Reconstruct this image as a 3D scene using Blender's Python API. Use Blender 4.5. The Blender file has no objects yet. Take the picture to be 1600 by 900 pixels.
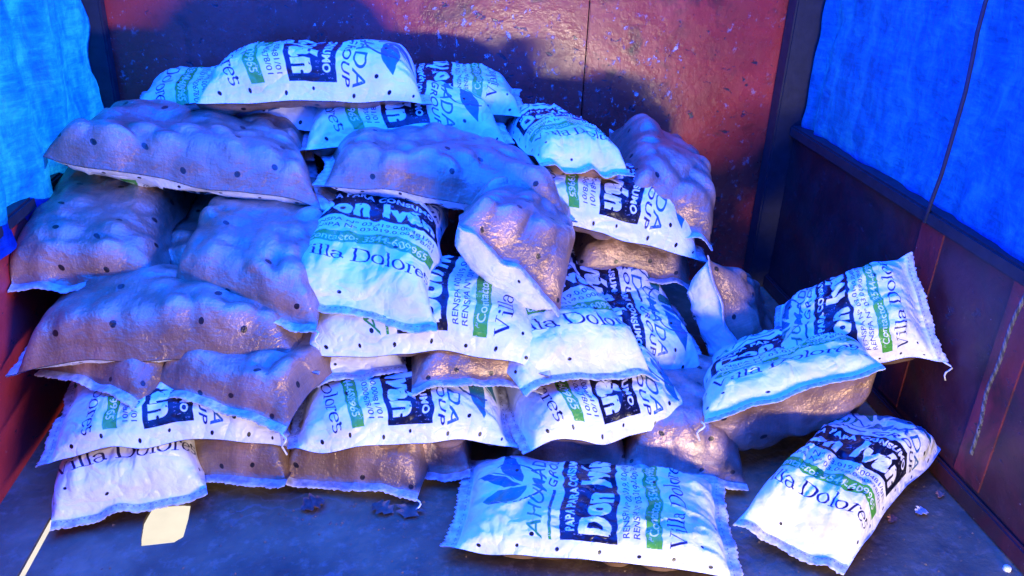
import bpy, math, random
import numpy as np
from mathutils import Vector, Matrix

scene = bpy.context.scene
col = scene.collection
R_ = math.radians

# ------------------------------------------------------------------ camera
W = 2.30            # inner width of the truck bed (x 0..W); head board at y = 0, floor z = 0
cam_d = bpy.data.cameras.new("camera")
cam = bpy.data.objects.new("camera", cam_d)
col.objects.link(cam)
cam_d.sensor_width = 36.0
cam_d.lens = 36.0 * 1300.0 / 1600.0
cam_d.clip_start = 0.05
cam_d.clip_end = 200
AX = np.array([[0.99229165, 0.01794693, -0.12261807],
               [-0.1182985, 0.43192709, -0.89411658],
               [0.03691542, 0.90172995, 0.43072074]])
m4 = Matrix([list(AX[0]) + [0.9498], list(AX[1]) + [-2.7933], list(AX[2]) + [1.3262], [0, 0, 0, 1]])
cam.matrix_world = m4
scene.camera = cam

# ------------------------------------------------------------------ world, sun, lamps, exposure
world = bpy.data.worlds.new("World")
scene.world = world
world.use_nodes = True
wn = world.node_tree
bg = wn.nodes["Background"]
sky = wn.nodes.new("ShaderNodeTexSky")
sky.sky_type = 'NISHITA'
sky.sun_disc = False
SUN_EL, SUN_AZ = 48, -80          # sun stands high on the left of the truck
sky.sun_elevation = R_(SUN_EL)
sky.sun_rotation = R_(SUN_AZ)
wn.links.new(sky.outputs[0], bg.inputs[0])
bg.inputs[1].default_value = 0.02

sd = bpy.data.lights.new("sun", 'SUN')
sd.energy = 5.0
sd.angle = R_(0.5)
sd.color = (1.0, 0.95, 0.86)
sun = bpy.data.objects.new("sun", sd)
col.objects.link(sun)
dirn = Vector((math.sin(R_(SUN_AZ)) * math.cos(R_(SUN_EL)), math.cos(R_(SUN_AZ)) * math.cos(R_(SUN_EL)), math.sin(R_(SUN_EL))))
sun.rotation_euler = dirn.to_track_quat('Z', 'Y').to_euler()
sun.location = dirn * 8

# daylight soaking through the blue roof tarpaulin
rl = bpy.data.lights.new("roof_tarpaulin_light", 'AREA')
rl.shape = 'RECTANGLE'
rl.size, rl.size_y = 2.2, 2.3
rl.energy = 330
rl.color = (0.003, 0.066, 1.0)
rlo = bpy.data.objects.new("roof_tarpaulin_light", rl)
rlo.location = (1.10, -1.17, 1.90)
col.objects.link(rlo)

# daylight soaking through the sunlit left tarpaulin
ll = bpy.data.lights.new("left_tarpaulin_light", 'AREA')
ll.shape = 'RECTANGLE'
ll.size, ll.size_y = 1.0, 1.4
ll.energy = 42
ll.color = (0.003, 0.10, 1.0)
llo = bpy.data.objects.new("left_tarpaulin_light", ll)
llo.location = (0.12, -1.72, 1.15)
llo.rotation_euler = Vector((-1, 0, 0.3)).to_track_quat('Z', 'X').to_euler()
col.objects.link(llo)

# daylight bouncing in through the low opening at the rear right
ol = bpy.data.lights.new("rear_opening_light", 'AREA')
ol.shape = 'RECTANGLE'
ol.size, ol.size_y = 0.85, 0.12
ol.energy = 60
ol.color = (1.0, 0.85, 0.68)
olo = bpy.data.objects.new("rear_opening_light", ol)
olo.location = (1.84, -3.05, 0.065)
olo.rotation_euler = (Vector((1.1, -0.6, 0.35)) - Vector(olo.location)).to_track_quat('-Z', 'Y').to_euler()
col.objects.link(olo)

vs = scene.view_settings
vs.view_transform = 'Standard'
vs.look = 'None'
vs.exposure = -0.1
vs.gamma = 1.0
vs.use_curve_mapping = False
scene.cycles.use_denoising = True
scene.cycles.max_bounces = 4
scene.cycles.diffuse_bounces = 2
scene.cycles.glossy_bounces = 2
scene.cycles.sample_clamp_indirect = 6.0

# ------------------------------------------------------------------ helpers
def link(o, parent=None):
    col.objects.link(o)
    if parent is not None:
        o.parent = parent
    return o

def tag(o, label=None, cat=None, group=None, kind=None):
    for k, v in (("label", label), ("category", cat), ("group", group), ("kind", kind)):
        if v:
            o[k] = v
    return o

def mesh_obj(name, verts, faces, mat, parent=None, smooth=False, uv=None):
    me = bpy.data.meshes.new(name)
    me.from_pydata([tuple(v) for v in verts], [], [tuple(f) for f in faces])
    if uv is not None:
        l = me.uv_layers.new(name="UVMap")
        idx = np.empty(len(me.loops), dtype=np.int32)
        me.loops.foreach_get("vertex_index", idx)
        l.data.foreach_set("uv", np.asarray(uv, dtype=np.float32)[idx].ravel())
    if smooth:
        me.polygons.foreach_set("use_smooth", [True] * len(me.polygons))
    me.materials.append(mat)
    me.update()
    return link(bpy.data.objects.new(name, me), parent)

def box_data(x0, x1, y0, y1, z0, z1, b=0.0):
    """box; b>0 chamfers all edges"""
    import bmesh
    bm = bmesh.new()
    bmesh.ops.create_cube(bm, size=1.0)
    for v in bm.verts:
        v.co = Vector(((x0 + x1) / 2 + v.co.x * (x1 - x0), (y0 + y1) / 2 + v.co.y * (y1 - y0), (z0 + z1) / 2 + v.co.z * (z1 - z0)))
    if b > 0:
        bmesh.ops.bevel(bm, geom=list(bm.edges), offset=b, segments=2, affect='EDGES')
    vs_ = [v.co.copy() for v in bm.verts]
    bm.verts.index_update()
    fs_ = [[v.index for v in f.verts] for f in bm.faces]
    bm.free()
    return vs_, fs_

def box(name, ext, mat, parent=None, b=0.004):
    v, f = box_data(*ext, b=b)
    return mesh_obj(name, v, f, mat, parent)

def tube_data(pts, rad, n=8, twist=0.0):
    pts = [Vector(p) for p in pts]
    V, F = [], []
    for i, p in enumerate(pts):
        t = (pts[min(i + 1, len(pts) - 1)] - pts[max(i - 1, 0)]).normalized()
        a = Vector((0, 0, 1)) if abs(t.z) < 0.9 else Vector((0, 1, 0))
        u = t.cross(a).normalized()
        w = t.cross(u)
        r = rad[i] if hasattr(rad, '__len__') else rad
        for k in range(n):
            an = 2 * math.pi * k / n + twist * i
            V.append(p + (u * math.cos(an) + w * math.sin(an)) * r)
    for i in range(len(pts) - 1):
        for k in range(n):
            F.append((i * n + k, i * n + (k + 1) % n, (i + 1) * n + (k + 1) % n, (i + 1) * n + k))
    F.append(tuple(range(n))[::-1])
    F.append(tuple((len(pts) - 1) * n + k for k in range(n)))
    return V, F

class VN:
    """smooth value noise on a torus lattice (numpy)"""
    def __init__(self, seed):
        self.g = np.random.RandomState(seed).rand(64, 64) * 2 - 1
    def __call__(self, x, y):
        xi, yi = np.floor(x).astype(int), np.floor(y).astype(int)
        fx, fy = x - xi, y - yi
        fx, fy = fx * fx * (3 - 2 * fx), fy * fy * (3 - 2 * fy)
        g = self.g
        a, b = g[xi % 64, yi % 64], g[(xi + 1) % 64, yi % 64]
        c, d = g[xi % 64, (yi + 1) % 64], g[(xi + 1) % 64, (yi + 1) % 64]
        return (a * (1 - fx) + b * fx) * (1 - fy) + (c * (1 - fx) + d * fx) * fy

# ------------------------------------------------------------------ node helpers
def new_mat(name):
    m = bpy.data.materials.new(name)
    m.use_nodes = True
    nt = m.node_tree
    return m, nt, nt.nodes["Principled BSDF"]

def N(nt, typ, **kw):
    n = nt.nodes.new(typ)
    for k, v in kw.items():
        if hasattr(n, k):
            setattr(n, k, v)
        else:
            n.inputs[k].default_value = v
    return n

def coords(nt, scale=(1, 1, 1), kind='Object', loc=(0, 0, 0)):
    tc = nt.nodes.new("ShaderNodeTexCoord")
    mp = nt.nodes.new("ShaderNodeMapping")
    mp.inputs['Scale'].default_value = scale
    mp.inputs['Location'].default_value = loc
    nt.links.new(tc.outputs[kind], mp.inputs[0])
    return mp.outputs[0]

def noise(nt, vec, scale, detail=4, rough=0.55, dist=0.0):
    n = N(nt, "ShaderNodeTexNoise")
    n.inputs['Scale'].default_value = scale
    n.inputs['Detail'].default_value = detail
    n.inputs['Roughness'].default_value = rough
    n.inputs['Distortion'].default_value = dist
    nt.links.new(vec, n.inputs['Vector'])
    return n.outputs['Fac']

def ramp(nt, fac, stops):
    r = N(nt, "ShaderNodeValToRGB")
    e = r.color_ramp.elements
    while len(e) < len(stops):
        e.new(0.5)
    for el, (p, c) in zip(e, stops):
        el.position = p
        el.color = (c, c, c, 1) if not hasattr(c, '__len__') else (*c, 1)
    nt.links.new(fac, r.inputs[0])
    return r.outputs[0]

def mix(nt, fac, a, b, mode='MIX'):
    m = nt.nodes.new("ShaderNodeMix")
    m.data_type = 'RGBA'
    m.blend_type = mode
    for s, v in ((m.inputs[0], fac), (m.inputs[6], a), (m.inputs[7], b)):
        if isinstance(v, (int, float)):
            s.default_value = v
        elif isinstance(v, tuple):
            s.default_value = (*v, 1)
        else:
            nt.links.new(v, s)
    return m.outputs[2]

def mathn(nt, op, a, b=None):
    m = nt.nodes.new("ShaderNodeMath")
    m.operation = op
    for s, v in ((m.inputs[0], a), (m.inputs[1], b)):
        if v is None:
            continue
        if isinstance(v, (int, float)):
            s.default_value = v
        else:
            nt.links.new(v, s)
    return m.outputs[0]

def bump(nt, bsdf, height, strength=0.3, dist=0.01, prev=None):
    b = N(nt, "ShaderNodeBump")
    b.inputs['Strength'].default_value = strength
    b.inputs['Distance'].default_value = dist
    nt.links.new(height, b.inputs['Height'])
    if prev is not None:
        nt.links.new(prev, b.inputs['Normal'])
    nt.links.new(b.outputs[0], bsdf.inputs['Normal'])
    return b.outputs[0]

# ------------------------------------------------------------------ print of the sacks, drawn glyph by glyph
SW, SL = 0.38, 0.62           # flat sack in metres (across, along)
IW, IH, SS = 880, 1440, 2
canvas = np.empty((IH * SS, IW * SS, 3), dtype=np.float32)
canvas[:] = (0.90, 0.90, 0.89)

def tri_fill(pts, tris, color):
    """pts in sack fractions (s right, t up)"""
    H, Wd = canvas.shape[:2]
    P = np.asarray(pts, dtype=np.float64) * (Wd, H)
    fn = callable(color)
    for a, b, c in tris:
        p, q, r = P[a], P[b], P[c]
        x0, x1 = int(max(0, min(p[0], q[0], r[0]))), int(min(Wd - 1, max(p[0], q[0], r[0]) + 1))
        y0, y1 = int(max(0, min(p[1], q[1], r[1]))), int(min(H - 1, max(p[1], q[1], r[1]) + 1))
        if x1 <= x0 or y1 <= y0:
            continue
        det = (q[1] - r[1]) * (p[0] - r[0]) + (r[0] - q[0]) * (p[1] - r[1])
        if abs(det) < 1e-9:
            continue
        X, Y = np.meshgrid(np.arange(x0, x1) + 0.5, np.arange(y0, y1) + 0.5)
        l1 = ((q[1] - r[1]) * (X - r[0]) + (r[0] - q[0]) * (Y - r[1])) / det
        l2 = ((r[1] - p[1]) * (X - r[0]) + (p[0] - r[0]) * (Y - r[1])) / det
        m = (l1 >= -1e-6) & (l2 >= -1e-6) & (l1 + l2 <= 1 + 1e-6)
        if fn:
            canvas[y0:y1, x0:x1][m] = color(X[m] / Wd)
        else:
            canvas[y0:y1, x0:x1][m] = color

def quad_fill(s0, s1, t0, t1, color):
    tri_fill([(s0, t0), (s1, t0), (s1, t1), (s0, t1)], [(0, 1, 2), (0, 2, 3)], color)

def poly_fan(pts, color):
    c = tuple(np.mean(pts, axis=0))
    n = len(pts)
    tri_fill(list(pts) + [c], [(i, (i + 1) % n, n) for i in range(n)], color)

def put_text(body, s0, s1, t0, t1, color, bold=0.0, shear=0.0, spacing=1.0):
    cu = bpy.data.curves.new("glyphs", 'FONT')
    cu.body = body
    cu.offset = bold
    cu.shear = shear
    cu.space_character = spacing
    cu.resolution_u = 5
    cu.fill_mode = 'FRONT'
    ob = bpy.data.objects.new("glyphs", cu)
    col.objects.link(ob)
    dg = bpy.context.evaluated_depsgraph_get()
    me = bpy.data.meshes.new_from_object(ob.evaluated_get(dg))
    me.calc_loop_triangles()
    P = np.array([(v.co.x, v.co.y) for v in me.vertices])
    T = [tuple(t.vertices) for t in me.loop_triangles]
    lo, hi = P.min(0), P.max(0)
    P = (P - lo) / (hi - lo) * (s1 - s0, t1 - t0) + (s0, t0)
    tri_fill(P, T, color)
    bpy.data.objects.remove(ob)
    bpy.data.curves.remove(cu)
    bpy.data.meshes.remove(me)

def arc(cx, cy, rx, ry, a0, a1, n=18):
    return [(cx + rx * math.cos(R_(a0 + (a1 - a0) * i / n)), cy + ry * math.sin(R_(a0 + (a1 - a0) * i / n))) for i in range(n + 1)]

# hand-drawn roman letters: pen strokes, thick verticals, hairline horizontals
XH, CAP = 0.46, 0.70
SERIF = {
    'V': (0.66, [("s", [(0.0, CAP), (0.22, CAP)]), ("s", [(0.44, CAP), (0.66, CAP)]), ("p", [(0.10, CAP), (0.33, 0.0)], 0.095), ("p", [(0.33, 0.0), (0.56, CAP)], 0.035)]),
    'i': (0.24, [("s", [(0.02, 0.0), (0.24, 0.0)]), ("s", [(0.02, XH), (0.13, XH)]), ("p", [(0.13, 0.0), (0.13, XH)], 0.08), ("d", (0.13, 0.63), 0.055)]),
    'l': (0.24, [("s", [(0.02, 0.0), (0.24, 0.0)]), ("s", [(0.02, 0.74), (0.13, 0.74)]), ("p", [(0.13, 0.0), (0.13, 0.74)], 0.08)]),
    'a': (0.44, [("c", arc(0.20, 0.30, 0.14, 0.155, 165, 0), 0.075), ("p", [(0.34, 0.30), (0.34, 0.06), (0.42, 0.01)], 0.075), ("c", arc(0.20, 0.125, 0.14, 0.13, 70, 310), 0.07), ("p", [(0.25, 0.245), (0.34, 0.27)], 0.03), ("p", [(0.29, 0.03), (0.34, 0.09)], 0.03)]),
    ' ': (0.22, []),
    'D': (0.72, [("s", [(0.02, 0.0), (0.34, 0.0)]), ("s", [(0.02, CAP), (0.34, CAP)]), ("p", [(0.15, 0.0), (0.15, CAP)], 0.09), ("c", arc(0.30, 0.35, 0.35, 0.35, 90, -90, 26), 0.10)]),
    'o': (0.48, [("c", arc(0.24, 0.23, 0.19, 0.235, 0, 360, 30), 0.085)]),
    'r': (0.36, [("s", [(0.02, 0.0), (0.26, 0.0)]), ("s", [(0.02, XH), (0.13, XH)]), ("p", [(0.13, 0.0), (0.13, XH)], 0.08), ("c", arc(0.26, 0.30, 0.13, 0.16, 180, 60), 0.045), ("d", (0.325, 0.41), 0.05)]),
    'e': (0.44, [("c", arc(0.23, 0.23, 0.18, 0.235, 15, 325, 28), 0.08), ("p", [(0.06, 0.265), (0.405, 0.265)], 0.035)]),
    's': (0.38, [("c", arc(0.19, 0.345, 0.12, 0.115, 35, 270, 16), 0.065), ("c", arc(0.19, 0.115, 0.13, 0.12, 90, -150, 16), 0.07)]),
}

def put_serif(body, s0, s1, t0, t1, color):
    total = sum(SERIF[c][0] for c in body)
    sx, sy = (s1 - s0) / total, (t1 - t0) / 0.76
    x = 0.0
    for ch in body:
        adv, strokes = SERIF[ch]
        for st in strokes:
            if st[0] == "d":
                poly_fan([(s0 + (x + px) * sx, t0 + py * sy) for px, py in arc(st[1][0], st[1][1], st[2], st[2], 0, 350, 14)], color)
                continue
            pts = st[1]
            for (ax, ay), (bx, by) in zip(pts[:-1], pts[1:]):
                L = math.hypot(bx - ax, by - ay) or 1e-6
                if st[0] == "s":
                    w = 0.03
                elif st[0] == "c":
                    w = 0.028 + (st[2] - 0.028) * abs(by - ay) / L
                else:
                    w = st[2]
                nx, ny = -(by - ay) / L * w / 2, (bx - ax) / L * w / 2
                ex, ey = (bx - ax) / L * w * 0.12, (by - ay) / L * w * 0.12
                Q = [(ax + nx - ex, ay + ny - ey), (ax - nx - ex, ay - ny - ey), (bx - nx + ex, by - ny + ey), (bx + nx + ex, by + ny + ey)]
                tri_fill([(s0 + (x + px) * sx, t0 + py * sy) for px, py in Q], [(0, 1, 2), (0, 2, 3)], color)
        x += adv

INK, NAVY, GREEN = (0.075, 0.075, 0.12), (0.13, 0.13, 0.30), (0.30, 0.62, 0.20)
def grad(s):
    k = np.clip((s - 0.12) / 0.7, 0, 1)[:, None]
    return (np.array([[0.22, 0.56, 0.22]]) * (1 - k) + np.array([[0.12, 0.34, 0.58]]) * k).astype(np.float32)
def grad2(s):
    k = np.clip((s - 0.12) / 0.45, 0, 1)[:, None]
    return (np.array([[0.25, 0.60, 0.22]]) * (1 - k) + np.array([[0.10, 0.12, 0.32]]) * k).astype(np.float32)

def T_(f):
    return 1.0 - f
# leaf emblem
def leaf(cx, cy, ln, wd, ang, color):
    pts = []
    for i in range(21):
        u = i / 20
        pts.append((u * ln, wd * math.sin(math.pi * u ** 0.8)))
    for i in range(1, 20):
        u = 1 - i / 20
        pts.append((u * ln, -wd * 0.55 * math.sin(math.pi * u ** 1.2)))
    ca, sa = math.cos(R_(ang)), math.sin(R_(ang))
    poly_fan([(cx + (px * ca - py * sa), cy + (px * sa + py * ca) * SW / SL) for px, py in pts], color)
TEAL, LEAF2 = (0.13, 0.42, 0.46), (0.18, 0.50, 0.36)
leaf(0.50, T_(0.262), 0.34, 0.085, 62, TEAL)
leaf(0.47, T_(0.262), 0.27, 0.07, 118, LEAF2)
leaf(0.55, T_(0.255), 0.33, 0.075, 22, TEAL)
leaf(0.52, T_(0.262), 0.30, 0.012, 60, (0.9, 0.9, 0.89))
for a0 in range(150, 380, 6):
    p, q = R_(a0), R_(a0 + 6)
    for r0, r1 in ((0.20, 0.212),):
        cx, cy = 0.53, T_(0.205)
        tri_fill([(cx + r0 * math.cos(p), cy + r0 * math.sin(p) * .55), (cx + r1 * math.cos(p), cy + r1 * math.sin(p) * .55),
                  (cx + r1 * math.cos(q), cy + r1 * math.sin(q) * .55), (cx + r0 * math.cos(q), cy + r0 * math.sin(q) * .55)], [(0, 1, 2), (0, 2, 3)], (0.13, 0.30, 0.45))
put_text("AHUMADA", 0.10, 0.92, T_(0.332), T_(0.282), grad, bold=0.004, shear=0.25, spacing=1.05)
put_text("GROUP", 0.52, 0.92, T_(0.372), T_(0.342), (0.12, 0.14, 0.33), bold=0.012, shear=0.25, spacing=1.1)
quad_fill(0.10, 0.49, T_(0.362), T_(0.352), grad2)
quad_fill(0.10, 0.90, T_(0.578), T_(0.392), INK)
PW = (0.90, 0.90, 0.90)
put_text("PAPA PARA CONSUMO", 0.15, 0.85, T_(0.440), T_(0.410), PW, bold=0.045, spacing=1.12)
put_text("Don Iván", 0.14, 0.86, T_(0.560), T_(0.452), PW, bold=0.060, spacing=1.12)
put_text("RENSPA Nº 03.019.0.00481/01", 0.14, 0.86, T_(0.618), T_(0.597), NAVY)
put_text("RENSPA Nº 03.019.0.00678/01", 0.14, 0.86, T_(0.652), T_(0.631), NAVY)
quad_fill(0.10, 0.90, T_(0.724), T_(0.672), GREEN)
put_text("Contacto: 3544-609965", 0.17, 0.84, T_(0.714), T_(0.684), PW, bold=0.004)
put_serif("Villa Dolores", 0.11, 0.91, T_(0.800), T_(0.745), (0.12, 0.12, 0.27))
# vent holes punched through the film
hr = np.random.RandomState(5)
for s_, off, st in ((0.05, 0.02, 0.135), (0.14, 0.09, 0.27), (0.95, 0.06, 0.135), (0.86, 0.15, 0.27), (0.36, 0.03, 0.44), (0.66, 0.24, 0.44)):
    t = 0.07 + off
    while t < 0.95:
        cs, ct = s_ + hr.uniform(-.016, .016), t + hr.uniform(-.025, .025)
        poly_fan([(cs + px, ct + py * SW / SL) for px, py in arc(0, 0, hr.uniform(.010, .0145), hr.uniform(.008, .0130), 0, 340, 12)], (0.10, 0.085, 0.08))
        t += st
img_a = canvas.reshape(IH, SS, IW, SS, 3).mean(axis=(1, 3))
# pinholes, rubbed ink
rubn = VN(3)
yy, xx = np.meshgrid(np.arange(IH), np.arange(IW), indexing='ij')
rub = rubn(xx / 9.0, yy / 30.0) * 0.6 + rubn(xx / 3.0 + 7, yy / 5.0) * 0.4
dark = (img_a.mean(axis=2) < 0.5)
k = np.clip((rub - 0.52) * 4, 0, 0.65) * dark
img_a = img_a * (1 - k[..., None]) + 0.75 * k[..., None]
px = np.ones((IH, IW, 4), dtype=np.float32)
px[..., :3] = img_a
print_img = bpy.data.images.new("sack_print", IW, IH)
print_img.pixels.foreach_set(px.ravel())
print_img.update()
print_img.pack()

# ------------------------------------------------------------------ materials
def film_mat():
    m, nt, b = new_mat("white_printed_film")
    tc = N(nt, "ShaderNodeTexCoord")
    im = N(nt, "ShaderNodeTexImage")
    im.image = print_img
    im.interpolation = 'Cubic'
    im.extension = 'EXTEND'
    nt.links.new(tc.outputs['UV'], im.inputs[0])
    oi = N(nt, "ShaderNodeObjectInfo")
    v = coords(nt, (1, 1, 1), 'Object')
    d = noise(nt, v, 9, 5, 0.6)
    dirt = ramp(nt, d, [(0.42, (1, 1, 1)), (0.62, (0.86, 0.82, 0.76)), (0.80, (0.66, 0.58, 0.48))])
    c = mix(nt, 1.0, im.outputs[0], dirt, 'MULTIPLY')
    nt.links.new(c, b.inputs['Base Color'])
    rr = ramp(nt, noise(nt, v, 14, 3), [(0.3, 0.24), (0.7, 0.42)])
    nt.links.new(rr, b.inputs['Roughness'])
    b.inputs['Specular IOR Level'].default_value = 0.30
    b.inputs['Coat Weight'].default_value = 0.10
    b.inputs['Coat Roughness'].default_value = 0.22
    def crumple(sc, seed):
        q = noise(nt, coords(nt, loc=(seed, seed * .7, 0)), sc, 2, 0.5, 0.6)
        return mathn(nt, 'ABSOLUTE', mathn(nt, 'SUBTRACT', q, 0.5))
    n0 = bump(nt, b, crumple(11, 3.1), 0.55, 0.040)
    n0 = bump(nt, b, crumple(27, 8.4), 0.38, 0.016, n0)
    n1 = bump(nt, b, noise(nt, v, 55, 3, 0.6, 0.5), 0.25, 0.006, n0)
    uvm = coords(nt, (1, 1.7, 1), 'UV')
    wv = N(nt, "ShaderNodeTexNoise")
    wv.inputs['Scale'].default_value = 120
    nt.links.new(uvm, wv.inputs['Vector'])
    bump(nt, b, wv.outputs['Fac'], 0.10, 0.003, n1)
    return m

def woven_mat():
    m, nt, b = new_mat("brown_woven_film")
    tc = N(nt, "ShaderNodeTexCoord")
    sp = N(nt, "ShaderNodeSeparateXYZ")
    nt.links.new(tc.outputs['UV'], sp.inputs[0])
    v = coords(nt, (1, 1, 1), 'Object')
    streak_u = noise(nt, coords(nt, (3, 170, 1), 'UV'), 1.0, 3, 0.7)
    streak_v = noise(nt, coords(nt, (120, 3, 1), 'UV'), 1.0, 3, 0.7)
    st = mix(nt, 0.5, streak_u, streak_v)
    base = ramp(nt, st, [(0.28, (0.35, 0.220, 0.140)), (0.55, (0.47, 0.305, 0.200)), (0.80, (0.62, 0.43, 0.285))])
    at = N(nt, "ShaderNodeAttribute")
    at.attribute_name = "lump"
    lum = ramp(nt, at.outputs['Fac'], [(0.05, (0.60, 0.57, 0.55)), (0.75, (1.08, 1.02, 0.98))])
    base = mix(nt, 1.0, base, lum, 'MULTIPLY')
    # potatoes showing through the thin weave
    pot = ramp(nt, noise(nt, v, 13, 3), [(0.42, (1, 1, 1)), (0.68, (0.80, 0.70, 0.60))])
    base = mix(nt, 1.0, base, pot, 'MULTIPLY')
    # vent holes on a punched grid
    gx, gy = mathn(nt, 'MULTIPLY', sp.outputs[0], 4.0), mathn(nt, 'MULTIPLY', sp.outputs[1], 7.0)
    oi = N(nt, "ShaderNodeObjectInfo")
    cell = N(nt, "ShaderNodeCombineXYZ")
    nt.links.new(mathn(nt, 'FLOOR', gx), cell.inputs[0])
    nt.links.new(mathn(nt, 'FLOOR', gy), cell.inputs[1])
    nt.links.new(mathn(nt, 'MULTIPLY', oi.outputs['Random'], 50.0), cell.inputs[2])
    wn_ = N(nt, "ShaderNodeTexWhiteNoise")
    nt.links.new(cell.outputs[0], wn_.inputs['Vector'])
    rgb = N(nt, "ShaderNodeSeparateColor")
    nt.links.new(wn_.outputs['Color'], rgb.inputs[0])
    def cellpos(gc, rnd):
        return mathn(nt, 'SUBTRACT', mathn(nt, 'SUBTRACT', mathn(nt, 'FRACT', gc), 0.5), mathn(nt, 'MULTIPLY', mathn(nt, 'SUBTRACT', rnd, 0.5), 0.5))
    fx, fy = cellpos(gx, rgb.outputs[0]), cellpos(gy, rgb.outputs[1])
    dd = mathn(nt, 'SQRT', mathn(nt, 'ADD', mathn(nt, 'POWER', fx, 2.0), mathn(nt, 'POWER', fy, 2.0)))
    hole = mathn(nt, 'MULTIPLY', mathn(nt, 'LESS_THAN', dd, 0.070), mathn(nt, 'GREATER_THAN', rgb.outputs[2], 0.30))
    base = mix(nt, hole, base, (0.012, 0.010, 0.010))
    nt.links.new(base, b.inputs['Base Color'])
    b.inputs['Roughness'].default_value = 0.33
    b.inputs['Specular IOR Level'].default_value = 0.85
    b.inputs['Specular Tint'].default_value = (1.0, 0.86, 0.66, 1)
    b.inputs['Metallic'].default_value = 0.32
    b.inputs['Coat Weight'].default_value = 0.35
    b.inputs['Coat Roughness'].default_value = 0.26
    n0 = bump(nt, b, noise(nt, v, 24, 2, 0.5, 0.4), 0.40, 0.02)
    n1 = bump(nt, b, noise(nt, v, 150, 2, 0.7), 0.55, 0.004, n0)
    bump(nt, b, st, 0.22, 0.004, n1)
    return m

M_FILM, M_WOVEN = film_mat(), woven_mat()

def hem_mat():
    m, nt, b = new_mat("folded_hem_film")
    v = coords(nt, (1, 1, 1), 'Object')
    c = ramp(nt, noise(nt, v, 60, 4), [(0.35, (0.34, 0.30, 0.27)), (0.62, (0.64, 0.61, 0.58))])
    nt.links.new(c, b.inputs['Base Color'])
    b.inputs['Roughness'].default_value = 0.32
    bump(nt, b, noise(nt, v, 70, 4, 0.6, 0.6), 0.5, 0.008)
    return m
M_HEM = hem_mat()

def plain(name, colr, rough=0.6, nscale=40, amt=0.25, bstr=0.2, metal=0.0):
    m, nt, b = new_mat(name)
    v = coords(nt)
    lo = tuple(c * (1 - amt) for c in colr)
    hi = tuple(min(1, c * (1 + amt)) for c in colr)
    nt.links.new(ramp(nt, noise(nt, v, nscale, 5, 0.6), [(0.3, lo), (0.7, hi)]), b.inputs['Base Color'])
    b.inputs['Roughness'].default_value = rough
    b.inputs['Metallic'].default_value = metal
    bump(nt, b, noise(nt, v, nscale * 2, 4), bstr, 0.004)
    return m
M_THREAD = plain("white_thread", (0.75, 0.73, 0.70), 0.7)
M_STITCH = plain("grey_stitching", (0.20, 0.17, 0.15), 0.8)
M_RAIL = plain("dark_painted_steel", (0.014, 0.013, 0.014), 0.6, 30, 0.4)
M_ROPE = plain("grey_rope", (0.085, 0.082, 0.085), 0.8, 90, 0.35, 0.5)
M_KNOT = plain("dark_rope_strand", (0.035, 0.033, 0.035), 0.85, 90, 0.3, 0.5)
M_LEAF = plain("dry_leaf", (0.16, 0.075, 0.05), 0.7, 60, 0.5, 0.6)
M_LEAFG = plain("grey_dry_leaf", (0.13, 0.085, 0.05), 0.75, 60, 0.4, 0.6)
M_PALE = plain("pale_dry_leaf", (0.55, 0.50, 0.46), 0.7, 60, 0.3, 0.6)
M_SCRAP = plain("orange_scrap", (0.50, 0.20, 0.10), 0.7, 60, 0.3, 0.6)
M_SOIL = plain("brown_soil", (0.13, 0.085, 0.05), 0.9, 80, 0.4)
M_BOLT = plain("zinc_bolt", (0.75, 0.75, 0.76), 0.3, 60, 0.1, 0.1)
M_STRAP = plain("dark_blue_strap", (0.002, 0.006, 0.03), 0.8, 60, 0.3)

def red_wall_mat(name, red, dirt_lo, dirt_hi, rough=(0.20, 0.36), chips=0.60, spec=0.6):
    """old red paint: worn gloss, pale flakes, dark bruises"""
    m, nt, b = new_mat(name)
    v = coords(nt)
    c = ramp(nt, noise(nt, v, 2.6, 4, 0.62), [(0.30, tuple(x * 0.62 for x in red)), (0.5, red), (0.72, tuple(min(1, x * 1.25 + 0.01) for x in red))])
    grime = ramp(nt, noise(nt, v, 5.0, 4, 0.72, 0.6), [(dirt_lo, 0.0), (dirt_hi, 1.0)])
    c = mix(nt, grime, c, (0.034, 0.014, 0.010))
    bare = ramp(nt, noise(nt, coords(nt, (1, 1, 0.75)), 38, 5, 0.78, 0.3), [(chips, 0.0), (chips + 0.02, 1.0)])
    zone = ramp(nt, noise(nt, coords(nt, (1, 1, 1), loc=(0.35, 0.2, 0.62)), 2.3, 3), [(0.44, 0.0), (0.58, 1.0)])
    bare = mathn(nt, 'MULTIPLY', bare, zone)
    c = mix(nt, bare, c, ramp(nt, noise(nt, v, 60, 3), [(0.4, (0.26, 0.18, 0.15)), (0.6, (0.60, 0.52, 0.46))]))
    spots = ramp(nt, noise(nt, coords(nt, (1, 1, 1), loc=(3, 1, 2)), 75, 3, 0.75), [(0.71, 0.0), (0.74, 1.0)])
    c = mix(nt, spots, c, (0.50, 0.42, 0.36))
    bru = ramp(nt, noise(nt, coords(nt, (1, 1, 1.6), loc=(7, 4, 1)), 20, 4, 0.72, 0.4), [(0.635, 0.0), (0.66, 1.0)])
    c = mix(nt, bru, c, (0.030, 0.016, 0.018))
    nt.links.new(c, b.inputs['Base Color'])
    rr = ramp(nt, noise(nt, v, 9, 4, 0.65), [(0.3, rough[0]), (0.7, rough[1])])
    nt.links.new(rr, b.inputs['Roughness'])
    b.inputs['Specular IOR Level'].default_value = spec
    n1 = bump(nt, b, noise(nt, v, 30, 4, 0.7), 0.30, 0.006)
    h = mathn(nt, 'ADD', bare, bru)
    bump(nt, b, mathn(nt, 'MULTIPLY', h, -1.0), 0.5, 0.003, n1)
    return m
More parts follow.
